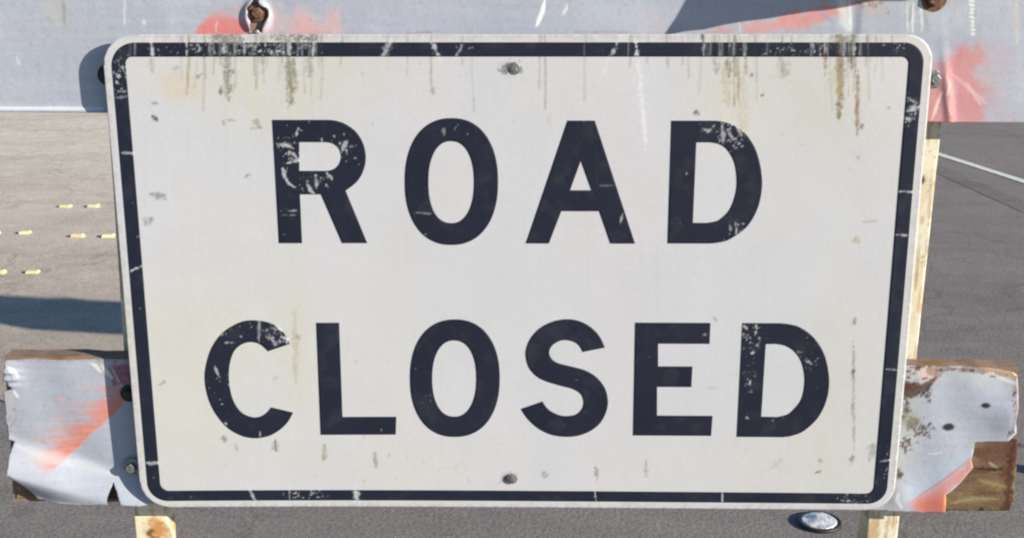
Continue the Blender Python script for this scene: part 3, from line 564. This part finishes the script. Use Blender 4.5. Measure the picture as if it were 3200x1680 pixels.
# upper rail, one long sheet over its board
ztop = onv(1600, 345, YB)[1]+.255
xl, zl = onv(0, 346, YB); xr, zr = onv(3200, 381, YB)
sl_ = (zr-zl)/(xr-xl); XL, XR = -.835, .835
bl = (XL, zl+(XL-xl)*sl_); br = (XR, zr+(XR-xr)*sl_); tl = (XL, bl[1]+.255); tr = (XR, br[1]+.255)
o = boardmesh('rail', [tl, tr, br, bl], YB, YB+.034, M_wood, BAR); o['label'] = 'upper rail behind the top of the sign'
def P_up(XZ, base):
    p = Paint(XZ, base, YR); railbase(p); z1 = lambda *a: [Z1(*q) for q in a]; z3 = lambda *a: [Z3(*q) for q in a]
    z2 = lambda *a: [(900+x/2.342, y/2.342) for x, y in a]
    p.poly(z1((1470, 270), (1540, 170), (1590, 120), (1720, 130), (1870, 175), (1870, 270)), (.80, .15, .12), .8, 12, 18, .25); p.poly(z1((1560, 90), (1860, 40), (1880, 180), (1560, 160)), PINK, .35, 24, 30)
    p.poly(z1((1960, 270), (2040, 150), (2420, 60), (2560, 120), (2560, 300)), (.80, .50, .48), .5, 30, 60, .6); p.poly(z1((2250, 170), (2520, 150), (2520, 280), (2230, 280)), (.85, .4, .38), .5, 20, 50, .6)
    p.poly(z3((430, 220), (1250, 30), (1400, 20), (1330, 100), (1000, 215)), (.82, .22, .16), .65, 12, 30, .3); p.poly(z3((0, 120), (900, 120), (900, 240), (0, 240)), (.60, .46, .50), .35, 40, 40, .3)
    p.poly(z3((1880, 470), (1960, 420), (2140, 310), (2220, 330), (2250, 500), (2300, 800), (1880, 800)), (.72, .19, .16), .72, 34, 50, .4); p.poly(z3((2180, 330), (2420, 350), (2450, 800), (2200, 800)), PINK, .35, 60, 60, .8)
    p.poly(z3((1300, 0), (1360, 0), (1400, 180), (1380, 220), (1330, 160)), (.75, .8, .8), .7, 12, 8)
    for x, c in ((1385, (.9, .9, .9)), (1760, (.7, .72, .7)), (1800, (.88, .88, .85)), (1850, (.82, .82, .75)), (1880, (.4, .4, .36))): p.stroke(z3((x, 0), (x+rng.uniform(-14, 14), 210)), 7, c, .75)
    p.stroke(z3((1790, 0), (1775, 170)), 6, (.32, .33, .33), .6); p.stroke(z3((1190, 30), (1215, 110), (1290, 160)), 12, (.32, .36, .50), .45)
    for k in range(9): y = k*27; p.stroke(z3((2165+k*2, y), (2205, y+14)), 7, (.92, .92, .9), .85)
    p.blob(*Z3(1540, 30), 30, 32, (.55, .45, .38), .7, .6, 1, .4); p.flecks(*Z3(1500, 20), 50, 28, (.35, .22, .2), .7, .5)
    p.poly(z3((1890, 80), (2120, 60), (2140, 200), (1960, 260)), (.56, .60, .66), .5, 20, 20); p.stroke(z3((2480, 0), (2490, 300)), 18, (.64, .60, .56), .5)
    p.stroke(z3((2010, 480), (2040, 560), (2015, 640), (2050, 770)), 7, (.95, .62, .52), .85); p.stroke(z3((1990, 600), (1925, 790)), 9, (.95, .72, .6), .85); p.stroke(z3((2050, 480), (2200, 610), (2290, 690)), 9, (.9, .58, .55), .5); p.stroke(z3((2150, 540), (2250, 700)), 10, (.88, .6, .6), .5)
    p.stroke(z3((1900, 792), (2300, 800)), 6, (.85, .3, .3), .7)
    p.stroke(z1((470, 0), (480, 60), (485, 180)), 11, (.2, .19, .17), .8, .8); p.blob(*Z1(430, 60), 40, 70, (.52, .52, .48), .5); p.stroke(z1((940, 0), (940, 220)), 6, (.75, .77, .78), .7); p.stroke(z1((1080, 150), (1095, 190)), 12, (.75, .75, .85), .7); p.stroke(z1((0, 815), (780, 818)), 6, (.82, .84, .84), .8, .5, False); p.stroke(z1((120, 430), (150, 490)), 12, (.7, .75, .8), .5)
    for (a, b_) in (((1880, 0), (1815, 200)), ((2040, 30), (2010, 110))): p.stroke(z2(a, ((a[0]+b_[0])/2+14, (a[1]+b_[1])/2-10), b_), 13 if a[0] < 1900 else 9, (1, 1, 1), 1 if a[0] < 1900 else .5)
    for k in range(14): x = rng.uniform(0, 3200); y = rng.uniform(0, 330); p.stroke([(x, y), (x+rng.uniform(-5, 5), y+rng.uniform(10, 60))], rng.uniform(3, 6), rng.choice([0, 1]) and (.72, .76, .78) or (.36, .37, .38), .5)
    p.stroke(z2((850, 240), (1150, 240), (1180, 250)), 7, (.28, .25, .18), .5, .6, True, 2); p.stroke(z2((2080, 235), (2500, 238)), 7, (.33, .27, .22), .5, .6, True, 2)
    return p.C
hc_ = np.array(onv(803, 52, YR))
def D_up(V):
    d = np.hypot((V[:, 0]-hc_[0])/.85, (V[:, 1]-hc_[1])/1.1); c = np.array(onv(*Z3(2030, 660), YR)); x = V[:, 0]-c[0]; z = V[:, 1]-c[1]
    bot = zl+(V[:, 0]-xl)*sl_
    return .006*np.exp(-((d-.018)/.006)**2)+.0035*np.exp(-((x+z*.18)/.007)**2)*np.exp(-(z/.06)**2)+.0008*np.sin(V[:, 0]*21+V[:, 1]*9)+.004*np.exp(-((V[:, 1]-bot)/.006)**2)*(V[:, 0] < 0)+.002*sstep(.495, .51, V[:, 0])
hole = [(hc_[0]+.019*math.cos(a)*(.75+.22*math.sin(3*a+1)), hc_[1]+.030*math.sin(a)*(.8+.18*math.sin(5*a))) for a in np.linspace(0, 2*math.pi, 26)[:-1]]
o = sheet('sheeting', [[(tl[0], tl[1]), (tr[0], tr[1]), (br[0], br[1]-.001), (bl[0], bl[1]-.001)], hole], YR, .001, .0022, M_rail, P_up, RW, D_up); place(o, BAR)
bolt(806, 40, YB-.0006, .0085, BAR, M_rust, h=.009); bolt(2920, 247, YR-.001, .0085, BAR, M_zinc, h=.008); bolt(2920, -4, YR-.001, .012, BAR, M_rust, h=.008)
bolt(338, 235, YR-.001, .0095, BAR, M_black, h=.01); bolt(404, 1228, YR-.004, .0085, BAR, M_black, h=.008); bolt(413, 1457, YR-.009, .0085, BAR, M_zinc, h=.009); bolt(2735, 1480, YR+.002, .004, BAR, M_rust)

# posts: square steel tubes, cream paint with rust
YP = YB+.0355
def post(top_px, bot_px, wpx, name='post'):
    (xa, za), (xb, zb) = onv(*top_px, YP), onv(*bot_px, YP); s = (xb-xa)/(zb-za); w_ = .052
    x0 = xb+(0.0-zb)*s; x1 = xb+(tr[1]+.13-zb)*s; z1 = tr[1]+.13
    def Pp(XZ, base):
        p = Paint(XZ, base, YP)
        p.mix(slice(None), sstep(.52, .72, fbm(XZ[:, 0]*60, XZ[:, 1]*22, 44))*.4, (.70, .52, .26)); p.mix(slice(None), sstep(.72, .8, p.n1)*.6, (.28, .15, .05))
        p.mix(slice(None), sstep(.55, .62, fbm(XZ[:, 0]*90, XZ[:, 1]*14, 45))*sstep(1.15, .85, XZ[:, 1])*.6, (.45, .27, .08))
        for k in range(60):
            q = rng.uniform(0, 1); X = x0+(x1-x0)*q-rng.uniform(0, w_); Z = z1*q; dd = np.hypot((XZ[:, 0]-X)/rng.uniform(.001, .003), (XZ[:, 1]-Z)/rng.uniform(.006, .05)); p.mix(slice(None), (1-sstep(.5, 1.2, dd+p.n1-.5))*rng.uniform(.3, .8), (.42, .26, .10))
        ed = np.minimum(abs(XZ[:, 0]-(x0+(x1-x0)*XZ[:, 1]/z1)), abs(XZ[:, 0]+w_-(x0+(x1-x0)*XZ[:, 1]/z1))); p.mix(slice(None), (1-sstep(.001, .006, ed))*sstep(.45, .6, p.n2)*.6, (.38, .22, .09))
        p.blob(2880, 563, 11, 14, (.03, .03, .02), 1, .3, .3); p.blob(480, 1660, 40, 46, (.55, .20, .04), .9, .7, 1.3); p.blob(470, 1680, 16, 22, (.1, .04, .02), .8, .6, 1.3)
        return p.C
    e = .0
    o = sheet(name, [[(x1-w_, z1), (x1, z1), (x0, e), (x0-w_, e)]], YP, .05, .003, M_post, Pp, (.84, .78, .61)); return place(o, BAR)
post((2936, 440), (2806, 1653), 96)
# left post: right edge mirrored on the sign's left end
post((452, 500), (521, 1640), 96)
def Pplate(XZ, base):
    p = Paint(XZ, base, YP-.004); p.blob(492, 1655, 38, 46, (.60, .25, .05), .9, .7, 1.3); p.blob(470, 1662, 12, 16, (.1, .04, .02), .8, .6, 1.3); p.blob(480, 1682, 20, 18, (.3, .12, .03), .8); return p.C
x0, z0 = onv(420, 1612, YP-.004); x1, _ = onv(541, 1660, YP-.004)
pl = [(x0, z0)]+[(x0+.030+(x1-x0-.030)*math.sin(a), z0-.036+.036*math.cos(a)) for a in np.linspace(0, math.pi/2, 9)]+[(x1+.002, z0-.17), (x0, z0-.17)]
place(sheet('splice_plate', [pl], YP-.004, .004, .002, M_post, Pplate, (.88, .80, .56)), BAR)
# feet on the ground
for px_ in (-.555, .51):
    box('foot', px_, px_+.05, -.55+.05, .72, 0.0, .052, M_post, BAR, .003)
# unseen board and bracket, added to throw the slanted shadow on the rail
g = .085; P1 = np.array(onv(2165, 77, YR)); P2 = np.array(onv(2640, 0, YR)); P3 = np.array(onv(2212, 0, YR))
off = np.array([2.06*g, .8*g]); u = (P2-P1)/np.hypot(*(P2-P1)); v = (P3-P1)/np.hypot(*(P3-P1)); Q1 = P1+off
o = boardmesh('shadow_board', [tuple(Q1+v*.32), tuple(Q1+u*.36+v*.30), tuple(Q1+u*.36), tuple(Q1)], YR-g-.02, YR-g, M_wood, BAR)
box('shadow_board_bracket', Q1[0]+.26, Q1[0]+.30, YR-g+.001, YR-.001, tr[1]-.012, tr[1]+.01, M_rust, BAR)

# unseen second barricade added at right, its rail sized to shade a pavement band
NB = thing('striped_barricade', 'unseen second barricade added beyond the right of the view to shade a band of the pavement', 'barricade', (1.55, 1.22, 0)); NB.rotation_euler = (0, 0, math.radians(-9))
def pbox(name, x0, x1, y0, y1, z0, z1, mat, lab=None):
    o = box(name, x0, x1, y0, y1, z0, z1, mat, BAR, .003); o.parent = NB; o.matrix_parent_inverse = Matrix.Identity(4)
    return o
m, nt, b = newmat('striped_paint'); M_str = m
tc = nt.nodes.new('ShaderNodeTexCoord'); wv = nt.nodes.new('ShaderNodeTexWave'); mp = nt.nodes.new('ShaderNodeMapping'); mp.inputs['Rotation'].default_value = (0, math.radians(45), 0)
nt.links.new(tc.outputs['Object'], mp.inputs[0]); nt.links.new(mp.outputs[0], wv.inputs[0]); wv.inputs['Scale'].default_value = 1.05
nt.links.new(ramp(nt, wv.outputs['Fac'], [(.49, ORG), (.51, RW)]), b.inputs['Base Color'])
SHZ = 1.60
pbox('rail', -.21, 1.6, 0, .034, SHZ-.33, SHZ+.12, M_str); pbox('rail', -.02, 1.6, 0, .034, .62, .87, M_str)
for x in (.8,):
    pbox('post', x, x+.05, .036, .086, .05, SHZ+.08, M_post); pbox('foot', x, x+.05, -.4, .5, 0, .05, M_post)

# ------------------------------------------------------------------ pavement markers and the metal disc
def marker_mesh():
    bm = bmesh.new(); bmesh.ops.create_cube(bm, size=1)
    for v in bm.verts:
        k = .72 if v.co.z > 0 else 1; v.co = (v.co.x*.064*(.86 if v.co.z > 0 else 1), v.co.y*.045*k, (v.co.z+.5)*.019)
    bmesh.ops.bevel(bm, geom=bm.edges[:], offset=.003, segments=2, affect='EDGES'); return mesh_from(bm, 'pavement_marker')
mm = marker_mesh(); mm.materials.append(M_yel)
labs = ['yellow raised pavement marker, left one of the farthest pair by the sign', 'yellow raised pavement marker, right one of the farthest pair beside the sign edge',
        'yellow raised pavement marker at the left frame edge, middle row', 'yellow raised pavement marker near the left edge, left of the middle pair',
        'yellow raised pavement marker, left one of the middle pair beside the sign', 'yellow raised pavement marker of the middle row, touching the left edge of the sign',
        'yellow raised pavement marker nearest the shadow band, cut off by the left frame edge', 'yellow raised pavement marker nearest the shadow band, whole']
for (px, py), lb in zip(((205, 645), (292, 645), (-18, 729), (78, 727), (243, 738), (338, 738), (-4, 851), (102, 850)), labs):
    x, y = ong(px, py, .007); o = bpy.data.objects.new('pavement_marker', mm); o.scale = (random.uniform(.9, 1.12), random.uniform(.85, 1.1), random.uniform(.62, .85)); COL.objects.link(o); o.location = (x, y, .004)
    o.rotation_euler = (0, 0, random.uniform(-.12, .12)); o['label'] = lb; o['category'] = 'road marker'; o['group'] = 'yellow markers on the pavement'
x, y = ong(2560, 1628, .006)
DISC = thing('metal_disc', 'small round silver disc with a black rim lying on the asphalt below the sign', 'metal disc', (x, y, 0))
def lathe(name, prof, mat, parent, n=40, dent=0):
    bm = bmesh.new(); R = []
    for (r, z) in prof:
        R.append([bm.verts.new((r*math.cos(2*math.pi*k/n), r*math.sin(2*math.pi*k/n), z+(dent*math.sin(3*k*2*math.pi/n+r*90)*min(1, r/.02) if dent and r < .046 else 0))) for k in range(n)])
    for a, b_ in zip(R, R[1:]):
        for k in range(n): bm.faces.new((a[k], a[(k+1) % n], b_[(k+1) % n], b_[k]))
    bm.faces.new(R[0][::-1]); bm.faces.new(R[-1]); bmesh.ops.recalc_face_normals(bm, faces=bm.faces)
    for f in bm.faces: f.smooth = True
    o = link(name, mesh_from(bm, name), mat); o.parent = parent; return o
lathe('rim', [(.058, .0005), (.060, .003), (.059, .008), (.055, .010), (.050, .010), (.048, .007)], M_black, DISC)
lathe('disc', [(.0485, .004), (.0485, .008), (.045, .011), (.040, .010), (.030, .012), (.018, .016), (.006, .017)], M_foil, DISC, dent=.0014)
